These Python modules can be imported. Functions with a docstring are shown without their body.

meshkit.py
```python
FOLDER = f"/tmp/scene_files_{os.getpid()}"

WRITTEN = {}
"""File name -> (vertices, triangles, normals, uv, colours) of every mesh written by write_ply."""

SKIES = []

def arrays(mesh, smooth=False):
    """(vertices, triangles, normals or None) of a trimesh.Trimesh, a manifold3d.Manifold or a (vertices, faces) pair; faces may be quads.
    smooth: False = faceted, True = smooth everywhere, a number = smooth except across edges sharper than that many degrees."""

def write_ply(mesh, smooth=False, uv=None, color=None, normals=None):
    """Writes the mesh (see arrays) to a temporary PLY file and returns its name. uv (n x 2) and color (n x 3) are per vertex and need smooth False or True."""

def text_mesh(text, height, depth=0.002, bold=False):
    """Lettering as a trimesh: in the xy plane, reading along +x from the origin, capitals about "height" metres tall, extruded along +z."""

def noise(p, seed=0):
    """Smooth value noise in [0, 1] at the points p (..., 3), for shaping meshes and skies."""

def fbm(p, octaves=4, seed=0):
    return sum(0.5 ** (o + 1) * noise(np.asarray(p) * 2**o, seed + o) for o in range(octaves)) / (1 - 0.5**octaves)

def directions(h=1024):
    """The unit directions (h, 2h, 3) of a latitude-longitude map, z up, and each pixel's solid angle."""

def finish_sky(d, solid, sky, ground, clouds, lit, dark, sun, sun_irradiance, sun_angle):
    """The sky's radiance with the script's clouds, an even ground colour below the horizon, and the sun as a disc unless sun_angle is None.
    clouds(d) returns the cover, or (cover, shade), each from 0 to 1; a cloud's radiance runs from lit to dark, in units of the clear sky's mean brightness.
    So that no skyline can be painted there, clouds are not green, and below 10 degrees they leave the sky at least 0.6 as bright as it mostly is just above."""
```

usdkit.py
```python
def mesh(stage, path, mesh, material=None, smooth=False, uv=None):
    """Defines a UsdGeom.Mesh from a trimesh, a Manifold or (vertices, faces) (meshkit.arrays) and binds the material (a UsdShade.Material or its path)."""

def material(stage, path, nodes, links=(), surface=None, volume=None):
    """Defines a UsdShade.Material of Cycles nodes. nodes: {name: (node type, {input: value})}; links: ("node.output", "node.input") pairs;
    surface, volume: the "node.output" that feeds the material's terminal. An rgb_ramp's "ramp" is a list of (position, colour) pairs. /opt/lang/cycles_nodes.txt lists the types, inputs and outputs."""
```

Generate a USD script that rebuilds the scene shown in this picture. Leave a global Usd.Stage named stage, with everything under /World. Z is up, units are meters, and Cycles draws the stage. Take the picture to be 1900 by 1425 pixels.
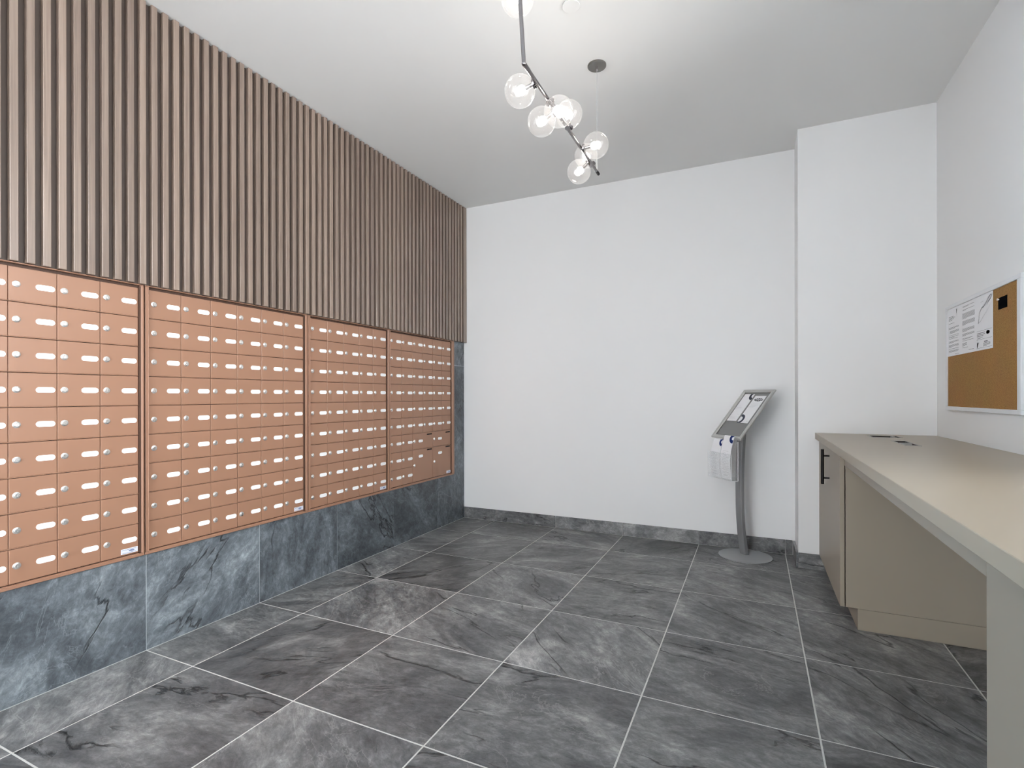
import math
import numpy as np
import trimesh
import shapely.geometry as sg
import shapely.affinity as sa
import manifold3d as m3
import usdkit
from pxr import Usd, UsdGeom, UsdLux, UsdShade, Gf, Sdf

stage = Usd.Stage.CreateInMemory()
UsdGeom.SetStageUpAxis(stage, "Z")
UsdGeom.SetStageMetersPerUnit(stage, 1.0)
stage.SetDefaultPrim(UsdGeom.Xform.Define(stage, "/World").GetPrim())
UsdGeom.Scope.Define(stage, "/World/Looks")

# ------------------------------------------------------------------ camera, sky, exposure
YAW, ROLL = -0.44055, -0.0017857
CX, CY, CZ = 2.53342, -4.29028, 1.16585
FPX, SHIFT = 957.785, 22.292
EXPOSURE = 0.46
SKY_COLOR, SKY_STRENGTH = (0.95, 0.970, 1.0), 2.25
BULB_STRENGTH = 45.0

right = np.array([math.cos(YAW), -math.sin(YAW), 0.0])
fwd = np.array([math.sin(YAW), math.cos(YAW), 0.0])
upv = np.array([0, 0, 1.0])
r_ = math.cos(ROLL) * right + math.sin(ROLL) * upv
u_ = -math.sin(ROLL) * right + math.cos(ROLL) * upv
cam = UsdGeom.Camera.Define(stage, "/World/camera")
cam.CreateHorizontalApertureAttr(36.0)
cam.CreateVerticalApertureAttr(27.0)
cam.CreateFocalLengthAttr(FPX / 1900 * 36)
cam.CreateVerticalApertureOffsetAttr(SHIFT / 1900 * 36)
cam.CreateClippingRangeAttr(Gf.Vec2f(0.02, 200))
cam.CreateExposureAttr(EXPOSURE)
cam.AddTransformOp().Set(Gf.Matrix4d(*r_, 0, *u_, 0, *(-fwd), 0, CX, CY, CZ, 1))

dome = UsdLux.DomeLight.Define(stage, "/World/daylight_sky")
dome.CreateColorAttr(Gf.Vec3f(*SKY_COLOR))
dome.CreateIntensityAttr(SKY_STRENGTH)

# ------------------------------------------------------------------ helpers
BASE, COUNT = {}, {}


def numbered(path):
    k = COUNT.get(path, 0)
    COUNT[path] = k + 1
    return path if k == 0 else f"{path}_{k:03d}"


def keys(prim, label=None, cat=None, group=None, kind=None):
    for k, v in (("label", label), ("category", cat), ("group", group), ("kind", kind)):
        if v:
            prim.SetCustomDataByKey(k, v)
    return prim


def thing(name, label=None, cat=None, base=(0, 0, 0), group=None, kind=None):
    path = numbered("/World/" + name)
    x = UsdGeom.Xform.Define(stage, path)
    x.AddTranslateOp().Set(Gf.Vec3d(*map(float, base)))
    BASE[path] = np.array(base, float)
    keys(x.GetPrim(), label, cat, group, kind)
    return path


def part(parent, name, mesh, mat, smooth=False, label=None, kind=None):
    """a mesh given in world coordinates, as a part of PARENT"""
    path = numbered(f"{parent}/{name}")
    b = BASE[parent]
    v, f = (np.array(mesh.vertices), np.array(mesh.faces)) if hasattr(mesh, "vertices") else mesh
    m = trimesh.Trimesh(v - b, f, process=False)
    p = usdkit.mesh(stage, path, m, f"/World/Looks/{mat}", smooth=smooth)
    BASE[path] = b
    keys(p.GetPrim(), label, None, None, kind)
    return path


def single(name, mesh, mat, label, cat=None, group=None, kind=None, smooth=False):
    path = numbered("/World/" + name)
    p = usdkit.mesh(stage, path, mesh, f"/World/Looks/{mat}", smooth=smooth)
    BASE[path] = np.zeros(3)
    keys(p.GetPrim(), label, cat, group, kind)
    return path


def box(x0, x1, y0, y1, z0, z1):
    b = trimesh.creation.box((x1 - x0, y1 - y0, z1 - z0))
    b.apply_translation(((x0 + x1) / 2, (y0 + y1) / 2, (z0 + z1) / 2))
    return b


def bevel_box(x0, x1, y0, y1, z0, z1, c=0.002):
    """box with all its edges chamfered: 44 triangles"""
    h = np.array([x1 - x0, y1 - y0, z1 - z0]) / 2
    pts = []
    for s in np.ndindex(2, 2, 2):
        s = np.array(s) * 2 - 1
        for k in range(3):
            q = h - c
            q[k] = h[k]
            pts.append(q * s)
    m = trimesh.convex.convex_hull(np.array(pts))
    m.apply_translation(((x0 + x1) / 2, (y0 + y1) / 2, (z0 + z1) / 2))
    return m


def frame_box(pts, c=0.0):
    return trimesh.convex.convex_hull(np.array(pts))


def extrude_to(poly, h, M):
    """polygon extruded by h along its third axis and placed by the 4x4 M"""
    polys = getattr(poly, "geoms", [poly])
    out = []
    for g in polys:
        if g.area > 1e-9:
            out.append(trimesh.creation.extrude_polygon(g, h, engine="earcut"))
    m = trimesh.util.concatenate(out)
    m.apply_transform(M)
    return m


def basis(o, a, b):
    a, b = np.asarray(a, float), np.asarray(b, float)
    M = np.eye(4)
    M[:3, 0], M[:3, 1], M[:3, 2], M[:3, 3] = a, b, np.cross(a, b), o
    return M


def rod(a, b, r, n=20):
    return trimesh.creation.cylinder(radius=r, segment=[np.asarray(a, float), np.asarray(b, float)], sections=n)


def cat(*ms):
    return trimesh.util.concatenate(list(ms))


def lathe(profile, n=32):
    return trimesh.creation.revolve(np.array(profile, float), sections=n)


# ------------------------------------------------------------------ materials
def mat(name, nodes, links, surface="p.BSDF"):
    return usdkit.material(stage, f"/World/Looks/{name}", nodes, links, surface=surface)


def plain(name, color, rough=0.5, metal=0.0, spec=None, bump=None, **kw):
    d = dict(base_color=color, roughness=rough, metallic=metal, **kw)
    nodes, links = {"p": ("principled_bsdf", d)}, []
    if bump:
        nodes["g"] = ("geometry", {})
        nodes["n"] = ("noise_texture", {"scale": bump[0], "detail": 4.0})
        nodes["b"] = ("bump", {"strength": bump[1], "distance": 0.001})
        links = [("g.position", "n.vector"), ("n.fac", "b.height"), ("b.normal", "p.normal")]
    return mat(name, nodes, links)


plain("wall_paint", (0.80, 0.80, 0.80), 0.6, bump=(180, 0.12))
plain("ceiling_paint", (0.79, 0.79, 0.78), 0.7, bump=(160, 0.15))
plain("grout", (0.66, 0.66, 0.64), 0.85, bump=(300, 0.3))
plain("wall_grout", (0.50, 0.53, 0.56), 0.85)
plain("copper_enamel", (0.355, 0.190, 0.120), 0.36, bump=(900, 0.05))
plain("copper_frame", (0.34, 0.182, 0.117), 0.34)
plain("copper_shade", (0.075, 0.036, 0.022), 0.6)  # darkened copper, shade of the recesses put into the colour
plain("chrome", (0.82, 0.82, 0.82), 0.14, 1.0)
plain("lock_nickel", (0.93, 0.91, 0.88), 0.22, 0.85)
plain("card_white", (0.93, 0.93, 0.93), 0.35)
plain("sticker_silver", (0.72, 0.74, 0.80), 0.35)
plain("sticker_ink", (0.20, 0.25, 0.42), 0.5)
plain("black_metal", (0.008, 0.007, 0.008), 0.5, specular_ior_level=0.25)
plain("black_plastic", (0.015, 0.013, 0.012), 0.5, specular_ior_level=0.12)
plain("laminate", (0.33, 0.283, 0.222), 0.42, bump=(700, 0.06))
plain("laminate_top_lit", (0.385, 0.328, 0.250), 0.36, bump=(700, 0.06))  # same laminate made lighter, stronger light on the top put into the colour
plain("edge_dark", (0.06, 0.05, 0.04), 0.7)
plain("outlet_steel", (0.62, 0.60, 0.57), 0.3, 0.8)
plain("outlet_dark", (0.035, 0.028, 0.024), 0.45, specular_ior_level=0.12)
plain("alu", (0.60, 0.60, 0.585), 0.36, 1.0)
plain("alu_white", (0.74, 0.75, 0.77), 0.4, 0.25)
plain("stand_grey", (0.32, 0.325, 0.33), 0.42, 0.55)
plain("stand_base_grey", (0.42, 0.43, 0.44), 0.45, 0.4)
plain("insert_grey", (0.20, 0.20, 0.20), 0.35)
plain("paper", (0.82, 0.82, 0.84), 0.55)
plain("print_grey", (0.30, 0.30, 0.31), 0.7)
plain("print_faint", (0.58, 0.58, 0.60), 0.7)
plain("print_mid", (0.17, 0.17, 0.18), 0.7, specular_ior_level=0.12)
plain("print_dark", (0.07, 0.07, 0.08), 0.7, specular_ior_level=0.12)
plain("print_navy", (0.010, 0.025, 0.13), 0.5, specular_ior_level=0.12)
plain("print_navy_glare", (0.05, 0.055, 0.08), 0.5, specular_ior_level=0.12)  # navy ring ink greyed, glare on the display put into its colour
plain("black_card", (0.006, 0.006, 0.007), 0.9, specular_ior_level=0.0)
plain("pin_white", (0.85, 0.83, 0.78), 0.3)
plain("canopy_nickel", (0.25, 0.24, 0.225), 0.33, 1.0)
plain("rod_nickel", (0.30, 0.28, 0.285), 0.13, 1.0)
plain("wire_grey", (0.55, 0.55, 0.55), 0.4, 0.6)
plain("white_plastic", (0.80, 0.80, 0.78), 0.5)
plain("window_frame_grey", (0.10, 0.10, 0.11), 0.4, 0.3)

mat("cork", {"g": ("geometry", {}), "n": ("noise_texture", {"scale": 220.0, "detail": 4.0, "roughness": 0.7}), "n2": ("noise_texture", {"scale": 6.0, "detail": 3.0}),
             "r": ("rgb_ramp", {"ramp": [(0.3, (0.25, 0.115, 0.026)), (0.55, (0.40, 0.205, 0.053)), (0.8, (0.50, 0.28, 0.08))]}),
             "m": ("mix_color", {"blend_type": "multiply", "fac": 0.25}), "b": ("bump", {"strength": 0.2, "distance": 0.001}), "p": ("principled_bsdf", {"roughness": 0.85})},
    [("g.position", "n.vector"), ("g.position", "n2.vector"), ("n.fac", "r.fac"), ("r.color", "m.a"), ("n2.color", "m.b"), ("m.result", "p.base_color"), ("n.fac", "b.height"), ("b.normal", "p.normal")])

mat("acrylic", {"t": ("transparent_bsdf", {"color": (0.99, 0.995, 0.995)}), "g": ("glossy_bsdf", {"roughness": 0.02, "color": (1, 1, 1)}), "f": ("layer_weight", {"blend": 0.5}), "pw": ("math", {"math_type": "power", "value2": 3.0}),
    "ma": ("math", {"math_type": "multiply_add", "value2": 0.55, "value3": 0.03}), "m": ("mix_closure", {}), "d": ("diffuse_bsdf", {"color": (0.9, 0.9, 0.92)}), "m2": ("mix_closure", {"fac": 0.035})},
    [("f.facing", "pw.value1"), ("pw.value", "ma.value1"), ("ma.value", "m.fac"), ("t.BSDF", "m.closure1"), ("g.BSDF", "m.closure2"), ("m.closure", "m2.closure1"), ("d.BSDF", "m2.closure2")], surface="m2.closure")
mat("acrylic_edge", {"p": ("principled_bsdf", {"base_color": (0.80, 0.82, 0.84), "roughness": 0.25})}, [])
mat("globe_glass", {"t": ("transparent_bsdf", {"color": (0.98, 0.98, 0.98)}), "g": ("glossy_bsdf", {"roughness": 0.03, "color": (1, 1, 1)}), "f": ("layer_weight", {"blend": 0.5}), "pw": ("math", {"math_type": "power", "value2": 3.0}),  # translucent share puts a pale glow haze into the clear glass
    "ma": ("math", {"math_type": "multiply_add", "value2": 0.55, "value3": 0.03}), "m": ("mix_closure", {}), "d": ("translucent_bsdf", {"color": (0.9, 0.9, 0.92)}), "m2": ("mix_closure", {"fac": 0.04})},
    [("f.facing", "pw.value1"), ("pw.value", "ma.value1"), ("ma.value", "m.fac"), ("t.BSDF", "m.closure1"), ("g.BSDF", "m.closure2"), ("m.closure", "m2.closure1"), ("d.BSDF", "m2.closure2")], surface="m2.closure")
mat("pane_tinted", {"t": ("transparent_bsdf", {"color": (0.68, 0.87, 1.0)}), "g": ("glossy_bsdf", {"roughness": 0.0}), "f": ("fresnel", {"IOR": 1.45}), "m": ("mix_closure", {})},  # blue tint added to colour the daylight coming from the left
    [("f.fac", "m.fac"), ("t.BSDF", "m.closure1"), ("g.BSDF", "m.closure2")], surface="m.closure")
mat("pane_glass", {"t": ("transparent_bsdf", {"color": (0.985, 0.985, 0.98)}), "g": ("glossy_bsdf", {"roughness": 0.0}), "f": ("fresnel", {"IOR": 1.45}), "m": ("mix_closure", {})},
    [("f.fac", "m.fac"), ("t.BSDF", "m.closure1"), ("g.BSDF", "m.closure2")], surface="m.closure")
mat("bulb_glow", {"e": ("emission", {"color": (1.0, 0.93, 0.84), "strength": BULB_STRENGTH})}, [], surface="e.emission")


def slate(name, axis, tint):
    """veined dark porcelain slate; every tile (a mesh of its own) shifts and turns the pattern by its random number"""
    nodes = {
        "g": ("geometry", {}), "o": ("object_info", {}),
        "off": ("vector_math", {"math_type": "scale", "vector1": (37.0, 53.0, 71.0)}),
        "ang": ("map_range", {"from_min": 0.0, "from_max": 1.0, "to_min": -0.9, "to_max": 0.9}),
        "rot": ("vector_rotate", {"rotate_type": axis}),
        "add": ("vector_math", {"math_type": "add"}),
        "st": ("mapping", {"scale": (0.85, 1.6, 1.6) if axis == "z_axis" else (1.3, 1.3, 0.9)}),
        "st2": ("mapping", {"scale": (0.55, 1.9, 1.9) if axis == "z_axis" else (1.9, 1.9, 0.6)}),
        "n1": ("noise_texture", {"scale": 3.0, "detail": 10.0, "roughness": 0.66, "distortion": 0.9}),
        "n2": ("noise_texture", {"scale": 20.0, "detail": 9.0, "roughness": 0.8, "distortion": 0.4}),
        "n3": ("noise_texture", {"scale": 1.7, "detail": 7.0, "roughness": 0.5, "distortion": 0.35}),
        "n4": ("noise_texture", {"scale": 2.2, "detail": 2.0}),
        "n5": ("noise_texture", {"scale": 2.6, "detail": 8.0, "roughness": 0.6, "distortion": 1.0}),
        "r1": ("rgb_ramp", {"ramp": [(0.27, (0.042, 0.044, 0.047)), (0.44, (0.098, 0.100, 0.103)), (0.57, (0.165, 0.167, 0.168)), (0.72, (0.31, 0.308, 0.305))]}),
        "r2": ("rgb_ramp", {"ramp": [(0.25, (0.35, 0.35, 0.35)), (0.5, (0.92, 0.92, 0.92)), (0.70, (1.9, 1.88, 1.85))]}),
        "mul": ("mix_color", {"blend_type": "multiply", "fac": 0.85}),
        # dark cracks where n3 is close to one half, in patches
        "s": ("math", {"math_type": "subtract", "value2": 0.5}), "ab": ("math", {"math_type": "absolute"}),
        "cr": ("map_range", {"range_type": "smoothstep", "from_min": 0.0, "from_max": 0.011, "to_min": 1.0, "to_max": 0.0}),
        "cm": ("map_range", {"range_type": "smoothstep", "from_min": 0.46, "from_max": 0.58, "to_min": 0.0, "to_max": 0.85}),
        "cf": ("math", {"math_type": "multiply"}),
        "dark": ("mix_color", {"b": (0.012, 0.013, 0.014)}),
        # pale veins
        "s2": ("math", {"math_type": "subtract", "value2": 0.47}), "ab2": ("math", {"math_type": "absolute"}),
        "vr": ("map_range", {"range_type": "smoothstep", "from_min": 0.0, "from_max": 0.011, "to_min": 0.55, "to_max": 0.0}),
        "vm": ("map_range", {"range_type": "smoothstep", "from_min": 0.44, "from_max": 0.60, "to_min": 0.55, "to_max": 0.0}),
        "vf": ("math", {"math_type": "multiply"}),
        "pale": ("mix_color", {"b": (0.36, 0.355, 0.345)}),
        "tint": ("mix_color", {"blend_type": "multiply", "fac": 1.0, "b": tint}),
        "tv": ("map_range", {"to_min": 0.75, "to_max": 1.25}),
        "tone": ("vector_math", {"math_type": "scale"}),
        "hh": ("math", {"math_type": "subtract"}),
        "rough": ("map_range", {"from_min": 0.3, "from_max": 0.7, "to_min": 0.30, "to_max": 0.46}),
        "b": ("bump", {"strength": 0.8, "distance": 0.004}),
        "p": ("principled_bsdf", {}),
    }
    links = [("o.random", "off.scale"), ("o.random", "ang.value"), ("g.position", "rot.vector"), ("ang.result", "rot.angle"), ("rot.vector", "add.vector1"), ("off.vector", "add.vector2"),
             ("add.vector", "st.vector")] + [("st.vector", f"n{k}.vector") for k in (1, 2, 4, 5)] + [("add.vector", "st2.vector"), ("st2.vector", "n3.vector"),
        ("n1.fac", "r1.fac"), ("n2.fac", "r2.fac"), ("r1.color", "mul.a"), ("r2.color", "mul.b"),
        ("n3.fac", "s.value1"), ("s.value", "ab.value1"), ("ab.value", "cr.value"), ("n4.fac", "cm.value"), ("cr.result", "cf.value1"), ("cm.result", "cf.value2"),
        ("n5.fac", "s2.value1"), ("s2.value", "ab2.value1"), ("ab2.value", "vr.value"), ("n4.fac", "vm.value"), ("vr.result", "vf.value1"), ("vm.result", "vf.value2"),
        ("mul.result", "pale.a"), ("vf.value", "pale.fac"), ("pale.result", "dark.a"), ("cf.value", "dark.fac"),
        ("dark.result", "tint.a"), ("o.random", "tv.value"), ("tint.result", "tone.vector1"), ("tv.result", "tone.scale"), ("tone.vector", "p.base_color"),
        ("n1.fac", "hh.value1"), ("cf.value", "hh.value2"), ("hh.value", "b.height"), ("b.normal", "p.normal"), ("n2.fac", "rough.value"), ("rough.result", "p.roughness")]
    return mat(name, nodes, links)


slate("slate_floor", "z_axis", (1.22, 1.22, 1.23))
slate("slate_wall", "x_axis", (0.87, 0.99, 1.09))  # wall tiles carry the blue of the daylight in their tint

mat("walnut_slat", {"g": ("geometry", {}), "o": ("object_info", {}), "off": ("vector_math", {"math_type": "scale", "vector1": (11.0, 17.0, 29.0)}), "add": ("vector_math", {"math_type": "add"}),
                    "st": ("mapping", {"scale": (60.0, 60.0, 1.4)}), "n": ("noise_texture", {"scale": 1.6, "detail": 6.0, "roughness": 0.6, "distortion": 0.4}),
                    "r": ("rgb_ramp", {"ramp": [(0.25, (0.185, 0.134, 0.105)), (0.5, (0.25, 0.186, 0.148)), (0.75, (0.315, 0.240, 0.195))]}),
                    "tv": ("map_range", {"to_min": 0.85, "to_max": 1.15}), "tone": ("vector_math", {"math_type": "scale"}),
                    "b": ("bump", {"strength": 0.12, "distance": 0.001}), "p": ("principled_bsdf", {"roughness": 0.30, "specular_ior_level": 0.75})},
    [("o.random", "off.scale"), ("g.position", "add.vector1"), ("off.vector", "add.vector2"), ("add.vector", "st.vector"), ("st.vector", "n.vector"), ("n.fac", "r.fac"),
     ("o.random", "tv.value"), ("r.color", "tone.vector1"), ("tv.result", "tone.scale"), ("tone.vector", "p.base_color"), ("n.fac", "b.height"), ("b.normal", "p.normal")])
plain("groove_back", (0.07, 0.05, 0.04), 0.6)

# ------------------------------------------------------------------ the room
H, XR, YN = 2.968, 3.545, -5.3      # ceiling height, right wall, rear wall
YB = 0.008                          # painted back wall, behind its tile skirting
PX, PY = 2.795, -0.303              # pier: left face, front face
W0, D0, T, G = 0.331, 0.461, 0.60, 0.006

fl = thing("floor", "dark slate tiled floor with pale grout joints", kind="structure")
part(fl, "grout_bed", box(-0.02, XR + 0.02, YN - 0.1, 0.03, -0.06, -0.0008), "grout")
xs = [0.0] + [W0 + T * i for i in range(6)] + [XR]
ys = [0.0] + [-(D0 + T * i) for i in range(9)] + [YN]
for j in range(len(ys) - 1):
    for i in range(len(xs) - 1):
        x0, x1, y0, y1 = xs[i] + G / 2, xs[i + 1] - G / 2, ys[j + 1] + G / 2, ys[j] - G / 2
        part(fl, "floor_tile", bevel_box(x0, x1, y0, y1, -0.02, 0.0, 0.0006), "slate_floor")

single("ceiling", box(-0.15, XR + 0.15, YN - 0.15, 0.2, H, H + 0.12), "ceiling_paint", "plain painted ceiling, pale grey", kind="structure")
poly = sg.Polygon([(-0.15, YB), (PX, YB), (PX, PY), (XR, PY), (XR, 0.2), (-0.15, 0.2)])
single("wall_back", extrude_to(poly, H + 0.06, np.array([[1, 0, 0, 0], [0, 1, 0, 0], [0, 0, 1, -0.06], [0, 0, 0, 1.0]])), "wall_paint", "white painted back wall with a shallow pier at its right end", kind="structure")
WX0, WX1, WZ = 0.12, 1.80, 2.92
RY0, RY1, RZ0 = -5.20, -2.10, 1.02    # added window out of view, put in to brighten the left wall
rw = sg.box(YN - 0.15, -0.06, 0.2, H).difference(sg.box(RY0, RZ0, RY1, WZ))
single("wall_right", extrude_to(rw, 0.15, np.array([[0, 0, 1, XR], [1, 0, 0, 0], [0, 1, 0, 0], [0, 0, 0, 1.0]])), "wall_paint", "white painted right wall above the counter", kind="structure")
# rear wall behind the camera with the glazed entrance that lets the daylight in
WX0, WX1, WZ = 0.12, 1.80, 2.92
rear = sg.box(-0.15, -0.06, XR + 0.15, H).difference(sg.box(WX0, 0.0, WX1, WZ))
single("wall_rear", extrude_to(rear, 0.15, basis((0, YN, 0), (1, 0, 0), (0, 0, 1))), "wall_paint", "white painted wall around the glazed entrance", kind="structure")
w2 = thing("window_2", "glazed side light in the left wall by the entrance", kind="structure")
for y in (-5.2, -4.64, -4.14):
    part(w2, "mullion", box(-0.12, -0.05, y, y + 0.06, 0, WZ), "window_frame_grey")
part(w2, "transom", box(-0.12, -0.05, -5.14, -4.14, WZ - 0.06, WZ), "window_frame_grey")
part(w2, "pane", box(-0.09, -0.08, -5.14, -4.64, 0, WZ - 0.06), "pane_tinted")
part(w2, "pane", box(-0.09, -0.08, -4.58, -4.14, 0, WZ - 0.06), "pane_tinted")
w3 = thing("window_3", "added unseen window in the right wall, brightens the left wall", kind="structure")
for k in range(4):
    y = RY0 + 0.025 + (RY1 - RY0 - 0.05) * k / 3
    part(w3, "mullion", box(XR + 0.05, XR + 0.11, y - 0.025, y + 0.025, RZ0 + 0.05, WZ - 0.05), "window_frame_grey")
    if k < 3:
        part(w3, "pane", box(XR + 0.075, XR + 0.085, y + 0.025, y + (RY1 - RY0 - 0.05) / 3 - 0.025, RZ0 + 0.05, WZ - 0.05), "pane_glass")
for z in (RZ0, WZ - 0.05):
    part(w3, "rail", box(XR + 0.05, XR + 0.11, RY0, RY1, z, z + 0.05), "window_frame_grey")
wn = thing("window_1", "full height glazed entrance screen in grey metal frames", kind="structure")
for k in range(4):
    x = WX0 + (WX1 - WX0) * k / 3
    part(wn, "mullion", box(max(WX0, x - 0.03), min(WX1, x + 0.03), YN - 0.12, YN - 0.05, 0, WZ), "window_frame_grey")
part(wn, "transom", box(WX0, WX1, YN - 0.12, YN - 0.05, WZ - 0.06, WZ), "window_frame_grey")
for k in range(3):
    x0, x1 = WX0 + (WX1 - WX0) * k / 3 + 0.03, WX0 + (WX1 - WX0) * (k + 1) / 3 - 0.03
    part(wn, "pane", box(x0, x1, YN - 0.09, YN - 0.08, 0.0, WZ - 0.06), "pane_glass")

# left wall: body, stone cladding below and beside the mailboxes
UZ0, UZ1 = 0.4436, 1.675            # mailbox units, bottom and top
UR = -0.199                         # right end of the mailbox row
UL = -3.845                         # left end of the row
YS = -4.05                          # where slats and stone cladding end
wl = thing("wall_left", "left wall clad in dark slate tiles, blue daylight in their tint, below the mailboxes", kind="structure")
LY0, LY1 = -5.2, -4.08              # glazed side light in the left wall, behind the camera
lw = sg.box(YN - 0.15, -0.06, YB, H).difference(sg.box(LY0, 0.0, LY1, WZ))
part(wl, "wall_body", extrude_to(lw, 0.1375, np.array([[0, 0, 1, -0.15], [1, 0, 0, 0], [0, 1, 0, 0], [0, 0, 0, 1.0]])), "wall_paint")
part(wl, "grout_bed", cat(box(-0.0125, -0.003, YS, UL, 0, UZ1), box(-0.0125, -0.003, UL, UR, 0, UZ0), box(-0.0125, -0.003, UR, YB, 0, UZ1)), "wall_grout")
g2 = 0.0025


def wall_tile(poly):
    M = np.array([[0, 0, 1, -0.011], [1, 0, 0, 0], [0, 1, 0, 0], [0, 0, 0, 1.0]])
    part(wl, "stone_tile", extrude_to(poly, 0.011, M), "slate_wall")


hole = sg.box(UL, UZ0 - 0.001, UR, 3)
yj = [0.0] + [-(D0 + T * i) for i in range(6)] + [YS]
for a, b in zip(yj[:-1], yj[1:]):
    for z0, z1 in ((0.0, 1.452), (1.452, UZ1)):
        q = sg.box(b + g2, z0 + g2, a - (g2 if a else 0), z1 - (g2 if z1 < UZ1 else 0)).difference(hole)
        if q.area > 1e-3:
            wall_tile(q)

# skirting tiles of the back wall and the pier
tb = thing("trim_1", "dark slate skirting tiles along the back wall", kind="structure")
bx = [0.0] + [W0 + T * i for i in range(5)] + [PX - 0.016]
for a, b in zip(bx[:-1], bx[1:]):
    part(tb, "skirting_tile", bevel_box(a + 0.0015, b - 0.0015, 0.0, YB, 0.002, 0.105, 0.001), "slate_floor")
tp = thing("trim_2", "dark slate skirting tiles around the foot of the pier", kind="structure")
part(tp, "skirting_tile", bevel_box(PX - 0.014, PX, PY - 0.009, -0.001, 0.002, 0.104, 0.001), "slate_floor")
part(tp, "skirting_tile", bevel_box(PX + 0.001, 2.990, PY - 0.009, PY, 0.002, 0.104, 0.001), "slate_floor")

# ------------------------------------------------------------------ fluted wood panel
SF = 0.0286                         # face of the slats
sp = thing("slat_panel", "fluted brown wood slat panelling on the left wall between mailboxes and ceiling", "wall panel", (0, 0, UZ1))
part(sp, "backing_board", box(-0.0125, 0.0050, YS, 0.006, UZ1 + 0.0015, H - 0.001), "groove_back")
part(sp, "slat", bevel_box(0.0052, SF, -0.024, 0.0065, UZ1 + 0.0015, H - 0.001, 0.0015), "walnut_slat")
for k in range(1, 81):
    part(sp, "slat", bevel_box(0.0052, SF, -0.05 * k, -0.05 * k + 0.0255, UZ1 + 0.0015, H - 0.001, 0.0015), "walnut_slat")

# ------------------------------------------------------------------ mailboxes
ROWS, RP, ZT = 9, 0.1334, 1.6605    # rows, row height, top of the first row
FX, DX = 0.0135, 0.0052             # faces of frame and doors


def door_mesh(y0, y1, z0, z1):
    c = 0.0018
    a = [(-0.002, y, z) for y in (y0, y1) for z in (z0, z1)]
    b = [(DX - c * 0.7, y, z) for y in (y0, y1) for z in (z0, z1)]
    f = [(DX, y, z) for y in (y0 + c, y1 - c) for z in (z0 + c, z1 - c)]
    return trimesh.convex.convex_hull(np.array(a + b + f))


LOCK = None


def lock_mesh():
    global LOCK
    if LOCK is None:
        prof = [(0, 0), (0.0130, 0), (0.0130, 0.0012), (0.0112, 0.0030), (0.0086, 0.0036), (0.0080, 0.0052), (0.0068, 0.0060), (0.0, 0.0060)]
        body = lathe(prof, 20)
        slot = trimesh.creation.box((0.0016, 0.0062, 0.006))
        slot.apply_translation((0, -0.0006, 0.0060))
        A = m3.Manifold(m3.Mesh(np.array(body.vertices, np.float32), np.array(body.faces, np.uint32)))
        B = m3.Manifold(m3.Mesh(np.array(slot.vertices, np.float32), np.array(slot.faces, np.uint32)))
        R = A - B
        if R.is_empty():
            R = A
        q = R.to_mesh()
        LOCK = trimesh.Trimesh(q.vert_properties[:, :3], q.tri_verts, process=False)
        LOCK.apply_transform(np.array([[0, 0, 1, 0], [1, 0, 0, 0], [0, 1, 0, 0], [0, 0, 0, 1.0]]))
    return LOCK.copy()


def stadium(w, h, d):
    q = sg.LineString([(-w / 2 + h / 2, 0), (w / 2 - h / 2, 0)]).buffer(h / 2, quad_segs=5)
    return extrude_to(q, d, np.array([[0, 0, 1, 0], [1, 0, 0, 0], [0, 1, 0, 0], [0, 0, 0, 1.0]]))


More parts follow.
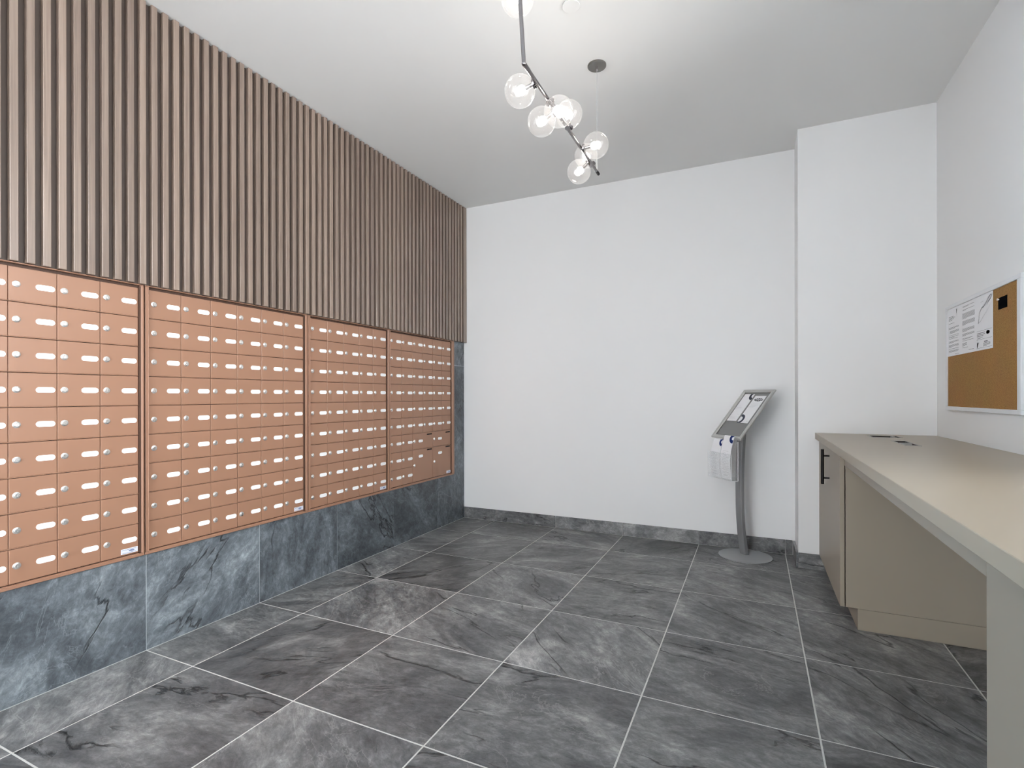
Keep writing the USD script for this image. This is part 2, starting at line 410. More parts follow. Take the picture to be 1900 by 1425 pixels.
def add_door(u, y0, y1, z0, z1, lock=None, plate=None, slot=None, sticker=False, label=None):
    d = part(u, "compartment_door", door_mesh(y0 + 0.0009, y1 - 0.0009, z0 + 0.0022, z1 - 0.0026), "copper_enamel", label=label)
    ly, lz = lock or (y0 + 0.0240, (z0 + z1) / 2)
    m = lock_mesh()
    m.apply_translation((DX, ly, lz))
    part(d, "lock", m, "lock_nickel", smooth=30)
    py, pz = plate or (y0 + 0.1125, (z0 + z1) / 2 - 0.001)
    m = stadium(0.062, 0.0225, 0.0012)
    m.apply_translation((DX, py, pz))
    part(d, "name_plate", m, "card_white")
    if slot:
        part(d, "slot", bevel_box(DX - 0.0004, DX + 0.0012, slot[0], slot[1], slot[2] - 0.0055, slot[2] + 0.0055, 0.0004), "black_plastic", label="narrow black slot")
    if sticker:
        s = part(d, "sticker", box(DX, DX + 0.0006, y1 - 0.073, y1 - 0.004, z0 + 0.008, z0 + 0.031), "sticker_silver", label="small silver sticker with blue print")
        zc = z0 + 0.0195
        ink = [box(DX + 0.0006, DX + 0.0008, y1 - 0.068, y1 - 0.011, zc + o, zc + o + 0.0016) for o in (0.0055, -0.0085)]
        e = sg.Point(0, 0).buffer(1, quad_segs=6)
        e = sa.translate(sa.scale(e, 0.012, 0.0042), y1 - 0.030, zc)
        ink.append(extrude_to(e, 0.0002, np.array([[0, 0, 1, DX + 0.0006], [1, 0, 0, 0], [0, 1, 0, 0], [0, 0, 0, 1.0]])))
        part(d, "sticker_print", cat(*ink), "sticker_ink")


def mail_unit(label, ya, yb, cols, edges, special=False):
    """ya..yb: outside of the frame; edges: y of the door column edges"""
    u = thing("mailbox_panel", label, "mailboxes", (0, (ya + yb) / 2, UZ0))
    yb -= 0.0015
    zb = ZT - ROWS * RP
    e0, e1 = edges[0], edges[-1]
    part(u, "back_panel", box(-0.0125, -0.003, ya + 0.001, yb - 0.001, UZ0 + 0.001, UZ1 - 0.001), "copper_shade")
    fr = lambda y0, y1, z0, z1, x=FX: bevel_box(-0.003, x, y0, y1, z0, z1, 0.0015)
    part(u, "top_rail", cat(fr(ya, yb, ZT + 0.0098, UZ1)), "copper_frame")
    part(u, "bottom_rail", cat(fr(ya, yb, UZ0, zb - 0.0045), bevel_box(-0.003, FX - 0.004, e0, e1, zb - 0.0055, zb - 0.0015, 0.0008)), "copper_frame")
    part(u, "left_stile", cat(fr(ya + 0.0025, e0 - 0.0055, UZ0 + 0.0125, ZT + 0.0097), bevel_box(-0.003, FX + 0.003, ya + 0.0125, ya + 0.0165, UZ0 + 0.0125, ZT + 0.0097, 0.0012)), "copper_frame")
    part(u, "right_stile", cat(fr(e1 + 0.0080, yb, UZ0 + 0.0125, ZT + 0.0097), bevel_box(-0.003, FX + 0.004, e1 + 0.0095, yb - 0.0025, UZ0 + 0.0125, ZT + 0.0097, 0.0015)), "copper_frame")
    led = lambda r, ee: bevel_box(-0.003, DX + 0.0009, e0, ee, ZT - r * RP - 0.0003, ZT - r * RP + 0.0023, 0.0006)
    for r in range(1, ROWS):
        part(u, "row_ledge", led(r, edges[2] if special and r == 8 else e1), "copper_frame")
    part(u, "door_seal", box(-0.003, FX - 0.0025, e1 + 0.0006, e1 + 0.0078, zb - 0.001, ZT + 0.004), "copper_shade")  # added dark strip, paints the shade beside the last door column
    n = len(edges) - 1
    for r in range(ROWS):
        z1 = ZT - r * RP
        z0 = z1 - RP
        for c in range(n):
            if special and r >= 6 and c >= 2:
                continue
            add_door(u, edges[c], edges[c + 1], z0, z1, sticker=(not special and r == ROWS - 1 and c == n - 1))
    if special:
        z6, z7, z9 = ZT - 6 * RP, ZT - 7 * RP, ZT - 9 * RP
        for c, (a, b) in enumerate(((edges[2], edges[4]), (edges[4], edges[6]))):
            s = (a + 0.204, a + 0.276)
            add_door(u, a, b, z7, z6, slot=(*s, z6 - 0.019), label="double width compartment door with a black slot")
            add_door(u, a, b, z9, z7, lock=(a + 0.0255, 0.5965), plate=(a + 0.1145, 0.666), slot=(*s, z7 - 0.016), sticker=c == 1, label="large parcel compartment door with a black slot")
    return u


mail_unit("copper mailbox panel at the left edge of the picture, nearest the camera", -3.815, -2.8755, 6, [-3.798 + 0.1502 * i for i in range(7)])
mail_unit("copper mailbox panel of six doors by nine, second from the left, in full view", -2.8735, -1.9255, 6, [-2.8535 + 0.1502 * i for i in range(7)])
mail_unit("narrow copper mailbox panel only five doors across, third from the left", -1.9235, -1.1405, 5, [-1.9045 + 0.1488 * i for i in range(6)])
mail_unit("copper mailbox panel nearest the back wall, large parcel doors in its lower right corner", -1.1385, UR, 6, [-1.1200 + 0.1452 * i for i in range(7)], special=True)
single("trim_3", bevel_box(-0.003, FX, UL, -3.817, UZ0, UZ1, 0.0015), "copper_frame", "copper end strip of the mailbox row", kind="structure")

# ------------------------------------------------------------------ counter, cabinet, outlets
CT, CF = 0.9165, 2.894              # counter top height, front edge
ct = thing("counter", "long beige laminate counter with a drop front panel, fixed along the right wall", "counter", (3.2, -2.2, 0))
WELLS = [(3.160, 3.310, -0.604, -0.460), (3.204, 3.271, -1.150, -0.846)]      # desk outlets let into the top
wt = bevel_box(CF, XR - 0.001, -4.75, PY - 0.001, CT - 0.040, CT, 0.0015)
wt = m3.Manifold(m3.Mesh(np.array(wt.vertices, np.float32), np.array(wt.faces, np.uint32)))
for x0, x1, y0, y1 in WELLS:
    wt = wt - m3.Manifold.cube((x1 - x0 - 0.006, y1 - y0 - 0.006, 0.1)).translate((x0 + 0.003, y0 + 0.003, CT - 0.030))
q = wt.to_mesh()
part(ct, "worktop", trimesh.Trimesh(q.vert_properties[:, :3], q.tri_verts, process=False), "laminate_top_lit")
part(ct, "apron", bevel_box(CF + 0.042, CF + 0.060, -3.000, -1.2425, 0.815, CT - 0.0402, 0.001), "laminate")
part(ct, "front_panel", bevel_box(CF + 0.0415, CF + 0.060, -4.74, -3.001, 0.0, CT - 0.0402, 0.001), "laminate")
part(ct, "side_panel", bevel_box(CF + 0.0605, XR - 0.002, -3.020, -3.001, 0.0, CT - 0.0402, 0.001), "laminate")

cb = thing("base_cabinet", "taupe laminate cabinet with a black handle, under the far end of the counter", "cabinet", (3.2, -0.77, 0))
YC = -1.238
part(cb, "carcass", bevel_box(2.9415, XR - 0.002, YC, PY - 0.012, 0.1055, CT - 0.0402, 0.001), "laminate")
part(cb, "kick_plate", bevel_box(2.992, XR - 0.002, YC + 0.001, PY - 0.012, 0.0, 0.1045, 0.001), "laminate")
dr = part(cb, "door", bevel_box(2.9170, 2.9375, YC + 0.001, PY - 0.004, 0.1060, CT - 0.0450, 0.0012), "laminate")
part(cb, "hinge_gap", box(2.9375, 2.9415, YC + 0.012, PY - 0.012, 0.12, CT - 0.05), "edge_dark")
hx = 2.882
hy = -0.838
hd = cat(rod((hx, hy, 0.657), (hx, hy, 0.856), 0.0082, 16), rod((hx, hy, 0.692), (2.9171, hy, 0.692), 0.0045, 12), rod((hx, hy, 0.819), (2.9171, hy, 0.819), 0.0045, 12))
part(dr, "handle", hd, "black_metal", smooth=40, label="black bar handle")


def outlet(label, well, across, split):
    x0, x1, y0, y1 = well
    o = thing("desk_outlet", label, "power outlet", ((x0 + x1) / 2, (y0 + y1) / 2, CT - 0.03))
    z, b, t = CT, 0.006, 0.0022
    part(o, "frame", cat(box(x0, x1, y0, y0 + b, z, z + t), box(x0, x1, y1 - b, y1, z, z + t), box(x0, x0 + b, y0 + b, y1 - b, z, z + t), box(x1 - b, x1, y0 + b, y1 - b, z, z + t)), "outlet_steel")
    i = 0.004
    well = cat(box(x0 + i, x1 - i, y0 + i, y1 - i, z - 0.0295, z - 0.0275), box(x0 + i, x0 + i + 0.001, y0 + i, y1 - i, z - 0.0275, z - 0.0003), box(x1 - i - 0.001, x1 - i, y0 + i, y1 - i, z - 0.0275, z - 0.0003),
               box(x0 + i, x1 - i, y0 + i, y0 + i + 0.001, z - 0.0275, z - 0.0003), box(x0 + i, x1 - i, y1 - i - 0.001, y1 - i, z - 0.0275, z - 0.0003))
    part(o, "socket_well", well, "outlet_dark")
    if across:
        m = y0 + (y1 - y0) * split
        part(o, "divider", box(x0 + b, x1 - b, m - 0.007, m + 0.007, z - 0.012, z + t), "outlet_steel")
    else:
        m = x0 + (x1 - x0) * split
        part(o, "divider", box(m - 0.004, m + 0.004, y0 + b, y1 - b, z - 0.012, z + t), "outlet_steel")
    return o


outlet("dark desk outlet in a steel frame set in the counter close to the pier", WELLS[0], False, 0.80)
outlet("long narrow desk outlet in a steel frame, the nearer of the two in the counter", WELLS[1], True, 0.52)

# ------------------------------------------------------------------ notice board on the right wall
XB = XR
nb = thing("notice_board", "cork notice board in a white metal frame on the right wall", "notice board", (XB, -0.99, 1.08))
BY0, BY1, BZ0, BZ1, BT, BWD = -1.460, -0.520, 1.082, 1.674, 0.018, 0.021
part(nb, "cork_panel", box(XB - 0.010, XB - 0.001, BY0 + 0.01, BY1 - 0.01, BZ0 + 0.01, BZ1 - 0.01), "cork")
part(nb, "frame_rail", bevel_box(XB - BT, XB - 0.0005, BY0, BY1, BZ1 - BWD, BZ1, 0.002), "alu_white")
part(nb, "frame_rail", bevel_box(XB - BT, XB - 0.0005, BY0, BY1, BZ0, BZ0 + BWD, 0.002), "alu_white")
part(nb, "frame_stile", bevel_box(XB - BT, XB - 0.0005, BY1 - BWD, BY1, BZ0 + BWD, BZ1 - BWD, 0.002), "alu_white")
part(nb, "frame_stile", bevel_box(XB - BT, XB - 0.0005, BY0, BY0 + 0.036, BZ0 + BWD, BZ1 - BWD, 0.002), "alu_white")
XC = XB - 0.010


def page(label, ya, yb, za, zb, lift, rects, dark=(), polys=()):
    """a sheet on the board: ya its left, yb its right edge, za bottom, zb top; rects (u0, u1, v0, v1) in fractions, v down"""
    w, h = ya - yb, zb - za
    x = XC - 0.0008 - lift
    t = thing("paper_notice", label, "paper", (XC, (ya + yb) / 2, za))
    s = part(t, "sheet", box(x, x + 0.0006 + lift * 0, yb, ya, za, zb), "paper")

    def bar(r, o=0.0002):
        return box(x - o, x, ya - r[1] * w, ya - r[0] * w, zb - r[3] * h, zb - r[2] * h)
    if rects:
        part(t, "printed_lines", cat(*[bar(r) for r in rects]), "print_grey")
    if dark or polys:
        ms = [bar(r) for r in dark]
        for q in polys:
            q = sa.scale(q, w, h, origin=(0, 0))
            ms.append(extrude_to(q, 0.0003, basis((x, ya, zb), (0, -1, 0), (0, 0, -1))))
        part(t, "printed_marks", cat(*ms), "print_mid")
    return t


def para(u0, u1, v0, n, step=0.0145, last=0.6):
    return [(u0, u1 if i < n - 1 else u0 + (u1 - u0) * last, v0 + i * step, v0 + i * step + step * 0.52) for i in range(n)]


emblem = sg.Polygon([(0.0, 0.0), (0.085, 0.0), (0.085, 0.022), (0.05, 0.03), (0.075, 0.045), (0.045, 0.05), (0.035, 0.085), (0.0, 0.085)])
p1 = para(.10, .86, .40, 3) + para(.16, .86, .475, 4) + para(.10, .84, .565, 1, last=1) + para(.10, .84, .595, 2) + para(.10, .78, .635, 1, last=1) + para(.10, .84, .69, 3, last=.5) + para(.10, .84, .765, 4, last=.3) + para(.10, .84, .845, 1, last=1) + para(.10, .84, .88, 3, last=.9)
p1 += [(.58, .88, .965, .972)]
d1 = [(.10, .46, .175, .185), (.10, .58, .20, .21), (.10, .50, .225, .235), (.10, .36, .25, .26), (.10, .52, .315, .322)]
page("left sheet on the cork board: short bold heading and small dark emblem at its top", -0.540, -0.7475, 1.386, 1.655, 0.0006, p1, d1, [sa.translate(emblem, .66, .05)])
p2 = para(.14, .92, .07, 2, last=.5) + para(.14, .92, .135, 2, last=.3) + para(.12, .94, .21, 9, .0125, .35) + para(.12, .94, .36, 7, .0125, .3) + para(.12, .92, .51, 5, .0135, .4) + para(.12, .92, .61, 4, .0135, .3) + para(.12, .8, .70, 2, last=.8) + para(.12, .86, .745, 1, last=1) + para(.12, .42, .79, 5, .0135, .6) + para(.12, .5, .88, 1, last=1)
p2 += [(.55, .88, .935, .944)]
page("middle sheet on the cork board, two dense grey blocks of text filling its upper half", -0.748, -0.957, 1.386, 1.6555, 0.0008, p2)
loop = [(.16, .50), (.20, .40), (.26, .30), (.36, .235), (.50, .225), (.60, .175), (.74, .10), (.88, .055), (.93, .075), (.86, .13), (.74, .165), (.66, .215)]
loop2 = [(.16, .50), (.30, .47), (.46, .40), (.62, .34), (.78, .27), (.92, .20)]
m1 = sg.LineString(loop).buffer(0.010, quad_segs=2).union(sg.LineString(loop2).buffer(0.003, quad_segs=2))
m2 = sg.LineString([(.30, .13), (.45, .125)]).buffer(0.005, quad_segs=2)
p3 = [(.06, .95, .645, .650), (.06, .95, .80, .805), (.06, .95, .955, .96)] + para(.08, .55, .68, 3, .027, .8) + para(.10, .42, .765, 2) + para(.45, .85, .875, 4, .018, .5)
page("right sheet on the cork board, with a dark looping map outline", -0.9575, -1.166, 1.386, 1.6555, 0.001, p3, [(.50, .70, .845, .862)], [m1, m2, sa.translate(emblem, .08, .86), sa.translate(sa.scale(sg.Point(0, 0).buffer(1, quad_segs=4), .10, .035), .72, .70)])
single("black_card", box(XC - 0.0012, XC - 0.0002, -1.312, -1.221, 1.554, 1.607), "black_card", "small black card pinned on the right side of the cork board", "card")
pm = lathe([(0, 0), (0.004, 0), (0.0032, 0.002), (0.0032, 0.004), (0.005, 0.005), (0.005, 0.0065), (0, 0.007)], 14)
pm.apply_transform(basis((XC - 0.0012, -1.229, 1.600), (0, -1, 0), (0, 0, 1)) @ np.diag([1, 1, 1, 1.0]))
if pm.vertices[:, 0].min() > XC - 0.005:
    pm.vertices[:, 0] = 2 * (XC - 0.0012) - pm.vertices[:, 0]
    pm.invert()
single("push_pin", pm, "pin_white", "white push pin in the corner of the black card", "pin", smooth=40)

# ------------------------------------------------------------------ information stand
PH, TAU = -0.8779, 0.8729
e = np.array([math.cos(PH), math.sin(PH), 0.0])         # along the display, to its right
nf = np.array([e[1], -e[0], 0.0])                       # horizontally out of its face
foot = np.array([2.4695, -0.1809, 0.0])
dup_ = np.array([0, 0, 1.0]) * math.sin(TAU) - nf * math.cos(TAU)
dn = np.cross(e, dup_)                                  # out of the display's face
DB = foot + e * 0.023 + nf * 0.1870 + np.array([0, 0, 0.8604])
DW, DL = 0.3173, 0.4509
st = thing("information_stand", "grey metal stand with tilted display frame on a curved post, near the back wall", "display stand", foot)
disc = lathe([(0, 0), (0.176, 0), (0.180, 0.0015), (0.180, 0.0045), (0.177, 0.006), (0, 0.0075)], 72)
disc.apply_translation((2.4635, -0.177, 0.0))
part(st, "base", disc, "stand_base_grey", smooth=30)
# post: a flat section swept along a gentle bow
path = [(0.0, 0.006), (0.0085, 0.05), (0.0165, 0.10), (0.0260, 0.185), (0.0350, 0.33), (0.0388, 0.45), (0.0390, 0.52), (0.0360, 0.657), (0.0284, 0.785), (0.018, 0.90), (0.008, 0.985), (0.003, 1.02)]
pz = np.interp(np.linspace(0.006, 1.02, 40), [q[1] for q in path], [q[1] for q in path])
po = np.poly1d(np.polyfit([q[1] for q in path], [q[0] for q in path], 4))(pz)
po -= po[0]
sec = [(-0.063, 0.0), (-0.060, 0.002), (-0.003, 0.002), (0.0, 0.0), (0.0, -0.024), (-0.003, -0.027), (-0.060, -0.027), (-0.063, -0.024)]
V, F = [], []
for o, z in zip(po, pz):
    for a, b in sec:
        V.append(foot + e * a + nf * (o + b) + np.array([0, 0, z]))
n8 = len(sec)
for i in range(len(pz) - 1):
    for k in range(n8):
        q = [i * n8 + k, i * n8 + (k + 1) % n8, (i + 1) * n8 + (k + 1) % n8, (i + 1) * n8 + k]
        F += [[q[0], q[1], q[2]], [q[0], q[2], q[3]]]
for k in range(1, n8 - 1):
    F += [[0, k + 1, k], [(len(pz) - 1) * n8, (len(pz) - 1) * n8 + k, (len(pz) - 1) * n8 + k + 1]]
pm = trimesh.Trimesh(V, F, process=False)
if pm.volume < 0:
    pm.invert()
part(st, "post", pm, "stand_grey", smooth=25)
Md = np.eye(4)
Md[:3, 0], Md[:3, 1], Md[:3, 2], Md[:3, 3] = e, dup_, dn, DB


def on_display(m):
    m.apply_transform(Md)
    return m


fwid = 0.027
prof = [(0, -0.005), (0, 0.004), (0.003, 0.0085), (0.012, 0.010), (0.022, 0.0075), (fwid, 0.003), (fwid, -0.005)]


def snap_bar(a, b, inward):
    """mitred frame bar from corner a to corner b"""
    a, b, inward = np.array(a, float), np.array(b, float), np.array(inward, float)
    d = (b - a) / np.linalg.norm(b - a)
    V = []
    for end, sgn in ((a, 1), (b, -1)):
        for q, z in prof:
            p2 = end + inward * q + d * q * sgn
            V.append((p2[0], p2[1], z))
    return on_display(trimesh.convex.convex_hull(np.array(V)))


hw = DW / 2
part(st, "frame_bar", snap_bar((-hw, 0), (hw, 0), (0, 1)), "alu", smooth=20)
part(st, "frame_bar", snap_bar((hw, DL), (-hw, DL), (0, -1)), "alu", smooth=20)
part(st, "frame_bar", snap_bar((-hw, DL), (-hw, 0), (1, 0)), "alu", smooth=20)
part(st, "frame_bar", snap_bar((hw, 0), (hw, DL), (-1, 0)), "alu", smooth=20)
part(st, "display_back", on_display(box(-hw + 0.004, hw - 0.004, 0.004, DL - 0.004, -0.0065, -0.0052)), "stand_grey")
part(st, "grey_insert", on_display(box(-hw + 0.02, hw - 0.02, 0.02, DL - 0.02, -0.0051, -0.004)), "insert_grey")
br = cat(rod(DB + dup_ * 0.215 - dn * 0.006 - e * 0.054, foot + e * -0.031 + np.array([0, 0, 1.0]), 0.012, 12))
part(st, "bracket", br, "stand_grey", smooth=40)


def ring_arc(cx, cy, r0, r1, clip):
    q = sg.Point(cx, cy).buffer(r1, quad_segs=16).difference(sg.Point(cx, cy).buffer(r0, quad_segs=16))
    return q.intersection(clip)


def text_rows(u0, u1, v0, n, step, hgt, seed):
    rg = np.random.default_rng(seed)
    return [sg.box(u0, v0 - i * step - hgt, u0 + (u1 - u0) * rg.uniform(0.55, 1.0), v0 - i * step) for i in range(n)]


def flat_print(polys, z, h=0.0002):
    return cat(*[on_display(extrude_to(q, h, np.array([[1, 0, 0, 0], [0, 1, 0, 0], [0, 0, 1, z], [0, 0, 0, 1.0]]))) for q in polys])


ZD = -0.0040
c1 = sg.box(-0.1275, 0.162, -0.0245, 0.416)
t = thing("display_card", "left white card in the tilted display, ring emblem at its upper right", "card", DB)
part(t, "sheet", on_display(box(-0.1275, -0.0245, 0.162, 0.416, ZD, ZD + 0.0006)), "paper")
part(t, "ring_emblem", flat_print([ring_arc(-0.027, 0.400, 0.019, 0.040, c1)], ZD + 0.0006), "print_navy_glare")
part(t, "printed_lines", flat_print(text_rows(-0.120, -0.045, 0.30, 4, 0.008, 0.0012, 3) + text_rows(-0.120, -0.045, 0.20, 3, 0.008, 0.0012, 4), ZD + 0.0006), "print_faint")
c2 = sg.box(-0.0065, 0.149, 0.1040, 0.399)
t = thing("display_card", "right white card in the tilted display, dark oval emblem at its top", "card", DB)
part(t, "sheet", on_display(box(-0.0065, 0.1040, 0.149, 0.399, ZD, ZD + 0.0006)), "paper")
oval = sa.translate(sa.scale(sg.Point(0, 0).buffer(1, quad_segs=8), 0.044, 0.0145), 0.052, 0.3620)
for q in range(4):
    oval = oval.difference(sg.Polygon([(0.016 + q * 0.018, 0.34), (0.021 + q * 0.018, 0.34), (0.031 + q * 0.018, 0.38), (0.026 + q * 0.018, 0.38)]))
oval = oval.difference(sg.box(0.028, 0.3635, 0.11, 0.3665))
part(t, "oval_emblem", flat_print([oval], ZD + 0.0006), "print_dark")
part(t, "ring_emblem", flat_print([ring_arc(0.000, 0.182, 0.024, 0.043, c2)], ZD + 0.0006), "print_navy_glare")
part(t, "printed_lines", flat_print(text_rows(0.005, 0.09, 0.325, 5, 0.009, 0.0012, 5) + [sg.box(0.082, 0.163, 0.093, 0.167)], ZD + 0.0006), "print_faint")

# acrylic pocket under the display
hc = foot + e * 0.020
hz0, hzf, hzb = 0.576, 0.762, 0.846
nb_, nf_ = 0.184, 0.234
Mh = np.eye(4)
Mh[:3, 0], Mh[:3, 1], Mh[:3, 2], Mh[:3, 3] = e, nf, (0, 0, 1), hc
sgn = -1.0 if np.linalg.det(Mh[:3, :3]) < 0 else 1.0


def hold(x0, x1, y0, y1, z0, z1):
    m = box(x0, x1, y0, y1, z0, z1)
    m.apply_transform(Mh)
    if sgn < 0 and m.volume < 0:
        m.invert()
    return m


a0, a1, tk = -0.128, 0.128, 0.003
hp = part(st, "brochure_pocket", hold(a0, a1, nb_ - tk, nb_, hz0, hzb), "acrylic", label="clear acrylic brochure pocket")
part(hp, "front_sheet", hold(a0, a1, nf_, nf_ + tk, hz0, hzf), "acrylic")
part(hp, "tray_bottom", hold(a0, a1, nb_, nf_, hz0, hz0 + tk), "acrylic")
part(hp, "side_rib", hold(a1, a1 + tk, nb_ - tk, nf_ + tk, hz0, hz0 + 0.03), "acrylic")
part(hp, "side_rib", hold(a0 - tk, a0, nb_ - tk, nf_ + tk, hz0, hz0 + 0.03), "acrylic")
part(hp, "polished_edge", cat(hold(a1, a1 + 0.0035, nb_ - tk, nb_ + 0.0005, hz0, hzb), hold(a1, a1 + 0.0035, nb_, nf_, hz0 - 0.001, hz0 + 0.0022), hold(a0 - 0.0025, a0, nf_, nf_ + tk, hz0 + 0.08, hzf), hold(a1, a1 + 0.0025, nf_, nf_ + tk, hz0, hzf)), "acrylic_edge")
part(st, "hanger_plate", hold(-0.04, 0.04, nb_ - tk - 0.0025, nb_ - tk - 0.0003, 0.79, 0.866), "stand_grey")


def brochure(label, xc, w, ztop, ring, seed, lean):
    """curled sheet standing in the pocket: bottom forward, top back, bowed"""
    z = np.linspace(hz0 + 0.005, ztop, 15)
    tt = (z - z[0]) / (z[-1] - z[0])
    y = np.poly1d(np.polyfit([0, 0.45, 1], [0.212, 0.229, 0.196], 2))(tt)
    xo = xc + lean * (tt - 0.5)
    th = 0.0035

    def P(u, i, d):
        return hc + e * (xo[i] + (u - 0.5) * w) + nf * (y[i] + d) + np.array([0, 0, z[i]])

    def sheet(u0, u1, i0, i1, d0, d1):
        V, F = [], []
        for i in range(i0, i1 + 1):
            V += [P(u0, i, d0), P(u1, i, d0), P(u1, i, d1), P(u0, i, d1)]
        m = i1 - i0
        for i in range(m):
            for k in range(4):
                q = [i * 4 + k, i * 4 + (k + 1) % 4, (i + 1) * 4 + (k + 1) % 4, (i + 1) * 4 + k]
                F += [[q[0], q[1], q[2]], [q[0], q[2], q[3]]]
        F += [[0, 2, 1], [0, 3, 2], [m * 4, m * 4 + 1, m * 4 + 2], [m * 4, m * 4 + 2, m * 4 + 3]]
        q = trimesh.Trimesh(V, F, process=False)
        if q.volume < 0:
            q.invert()
        return q
    t = thing("brochure", label, "brochure", P(0.5, 0, 0))
    part(t, "sheet", sheet(0, 1, 0, 14, -th, 0.0), "paper", smooth=30)

    def on_sheet(poly, d=0.0004):
        """polygon in (metres from the left edge, metres down from the top), wrapped on the front of the sheet"""
        m = trimesh.creation.extrude_polygon(poly, 1.0, engine="earcut")
        pass
        L = z[-1] - z[0]
        V = []
        for a, b, c in m.vertices:
            zz = z[-1] - b
            V.append(hc + e * (np.interp(zz, z, xo) - w / 2 + a) + nf * (np.interp(zz, z, y) + 0.0003 + d * c) + np.array([0, 0, zz]))
        q = trimesh.Trimesh(V, m.faces, process=False)
        if q.volume < 0:
            q.invert()
        return q
    cx, cy, r0, r1 = ring
    clip = sg.box(0.0005, 0.0005, w - 0.0005, 0.2)
    rp = sg.Point(cx, cy).buffer(r1, quad_segs=14).difference(sg.Point(cx, cy).buffer(r0, quad_segs=14)).intersection(clip)
    part(t, "ring_emblem", cat(*[on_sheet(g) for g in getattr(rp, "geoms", [rp])]), "print_navy")
    rg = np.random.default_rng(seed)
    L = z[-1] - z[0]
    rows = []
    for v in list(np.arange(0.35, 0.78, 0.035)) + [0.83, 0.85, 0.90, 0.92]:
        u0 = rg.uniform(0.12, 0.3)
        rows.append(on_sheet(sg.box(u0 * w, v * L, (u0 + rg.uniform(0.25, 0.6)) * w, v * L + 0.0022)))
    part(t, "printed_lines", cat(*rows), "print_faint")
    return t


brochure("left brochure in the clear pocket, its top below the display frame", -0.062, 0.104, 0.853, (0.100, 0.018, 0.012, 0.029), 11, 0.008)
brochure("right brochure in the clear pocket, its top standing in front of the display frame", 0.056, 0.104, 0.886, (0.096, 0.018, 0.012, 0.033), 12, 0.010)

# ------------------------------------------------------------------ chandelier
A = np.array([1.7530, -1.5111, 2.3892])
Bd = np.array([1.7647, -2.5524, 2.3892])
ddir = (CX, CY, CZ)


def unproject(u, v, depth):
    return np.array([CX, CY, CZ]) + depth * ((u - 950) / FPX * r_ - (v - 712.5 - SHIFT) / FPX * u_ + fwd)


S1 = unproject(967, 33, 1.880)
sdir = (S1 - Bd) / np.linalg.norm(S1 - Bd)
TOP = Bd + sdir * ((H - 0.022 - Bd[2]) / sdir[2])
ch = thing("chandelier", "polished nickel chandelier of clear glass globes on an angled rod, hung from the ceiling", "chandelier", (1.755, -1.547, H))
RR = 0.0075
tip = A + (A - Bd) / np.linalg.norm(A - Bd) * 0.0
cap = trimesh.creation.icosphere(2, RR)
cap.apply_translation(tip)
part(ch, "rod", cat(rod(A, Bd, RR, 24), cap), "rod_nickel", smooth=40)
part(ch, "stem", rod(Bd, TOP, RR, 24), "rod_nickel", smooth=40)
elbow = cat(trimesh.creation.icosphere(2, RR * 1.12).apply_translation(Bd), rod(Bd, Bd + (A - Bd) / np.linalg.norm(A - Bd) * 0.045, RR * 1.12, 24))
part(ch, "elbow", elbow, "rod_nickel", smooth=40)
part(ch, "end_tip", rod(A - (A - Bd) / np.linalg.norm(A - Bd) * -0.001, A - (A - Bd) / np.linalg.norm(A - Bd) * 0.045, RR * 1.05, 20), "black_metal", smooth=40)
cn = lathe([(0, 0), (0.048, 0), (0.050, 0.002), (0.050, 0.010), (0.0, 0.010)], 48)
c1_ = cn.copy()
c1_.apply_translation((1.755, -1.547, H - 0.0103))
part(ch, "canopy", c1_, "canopy_nickel", smooth=30)
c2_ = lathe([(0, 0), (0.062, 0), (0.065, 0.003), (0.065, 0.022), (0.0, 0.022)], 48)
c2_.apply_translation((TOP[0], TOP[1], H - 0.0225))
part(ch, "canopy", c2_, "canopy_nickel", smooth=30)
part(ch, "cable_grip", lathe([(0, 0), (0.003, 0), (0.006, 0.006), (0.006, 0.022), (0, 0.022)], 16).apply_translation((1.755, -1.547, H - 0.032)), "rod_nickel", smooth=30)
part(ch, "cable", rod((1.755, -1.547, 2.3892), (1.755, -1.547, H - 0.03), 0.0011, 8), "wire_grey", smooth=True)
GR = 0.0615
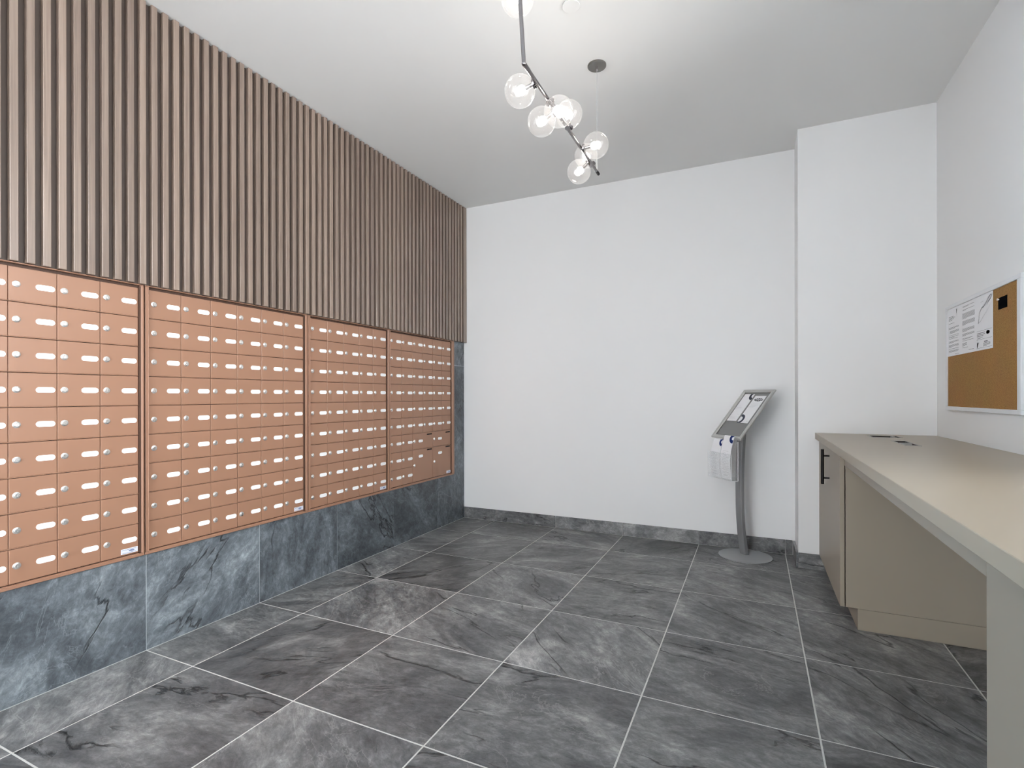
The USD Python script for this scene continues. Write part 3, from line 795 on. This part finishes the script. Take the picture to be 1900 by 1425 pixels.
globes = [((1074.2, 318.5), -1), ((1105.7, 269.7), -1), ((1087.4, 289.3), 1), ((1004.7, 225.9), 1), ((1036.9, 207.3), -1), ((1055.8, 212.0), 1), ((964.5, 169.4), 1), ((960.2, -2.0), 1)]
dr_ = (A - Bd) / np.linalg.norm(A - Bd)
for k, ((gu, gv), side) in enumerate(globes):
    org, ax = (Bd, dr_) if k < 7 else (Bd, sdir)
    dep = np.linspace(1.5, 3.2, 3401)
    P = np.array([unproject(gu, gv, q) for q in dep]) - org
    gap = np.linalg.norm(P - np.outer(P @ ax, ax), axis=1)       # distance from the rod
    near = int(gap.argmin())
    want = GR + 0.012
    if gap[near] < want:
        i = np.where(np.sign(np.arange(len(dep)) - near) == side)[0]
        near = int(i[np.abs(gap[i] - want).argmin()])
    c = P[near] + org
    ft = org + ax * np.clip((c - org) @ ax, 0.02, np.linalg.norm(A - Bd) - 0.03)
    d = ft - c
    d = d / np.linalg.norm(d)
    shell = trimesh.creation.icosphere(4, GR)
    shell.apply_translation(c)
    g = part(ch, "globe", shell, "globe_glass", smooth=True)
    neck = cat(rod(c + d * (GR - 0.004), c + d * (GR + 0.004), 0.019, 24), rod(c + d * (GR + 0.004), ft, 0.008, 16))
    part(g, "globe_cap", neck, "rod_nickel", smooth=30)
    part(g, "lamp_socket", rod(c + d * (GR - 0.004), c + d * 0.024, 0.008, 16), "rod_nickel", smooth=30)
    bulb = trimesh.creation.icosphere(3, 0.0185)
    bulb.vertices *= (1, 1, 1)
    bulb.apply_translation(c + d * 0.008)
    part(g, "bulb", bulb, "bulb_glow", smooth=True)

cp = lathe([(0, 0), (0.040, 0), (0.0415, 0.001), (0.0415, 0.003), (0, 0.003)], 48)
cp.apply_translation((1.767, -2.018, H - 0.0062))
t = thing("ceiling_cover_plate", "flat round white cover plate on the ceiling, cut by the top of the picture", "ceiling fitting", (1.767, -2.018, H))
part(t, "plate", cp, "ceiling_paint", smooth=30)
part(t, "collar", lathe([(0, 0), (0.037, 0), (0.037, 0.003), (0, 0.003)], 32).apply_translation((1.767, -2.018, H - 0.0031)), "edge_dark", smooth=30)
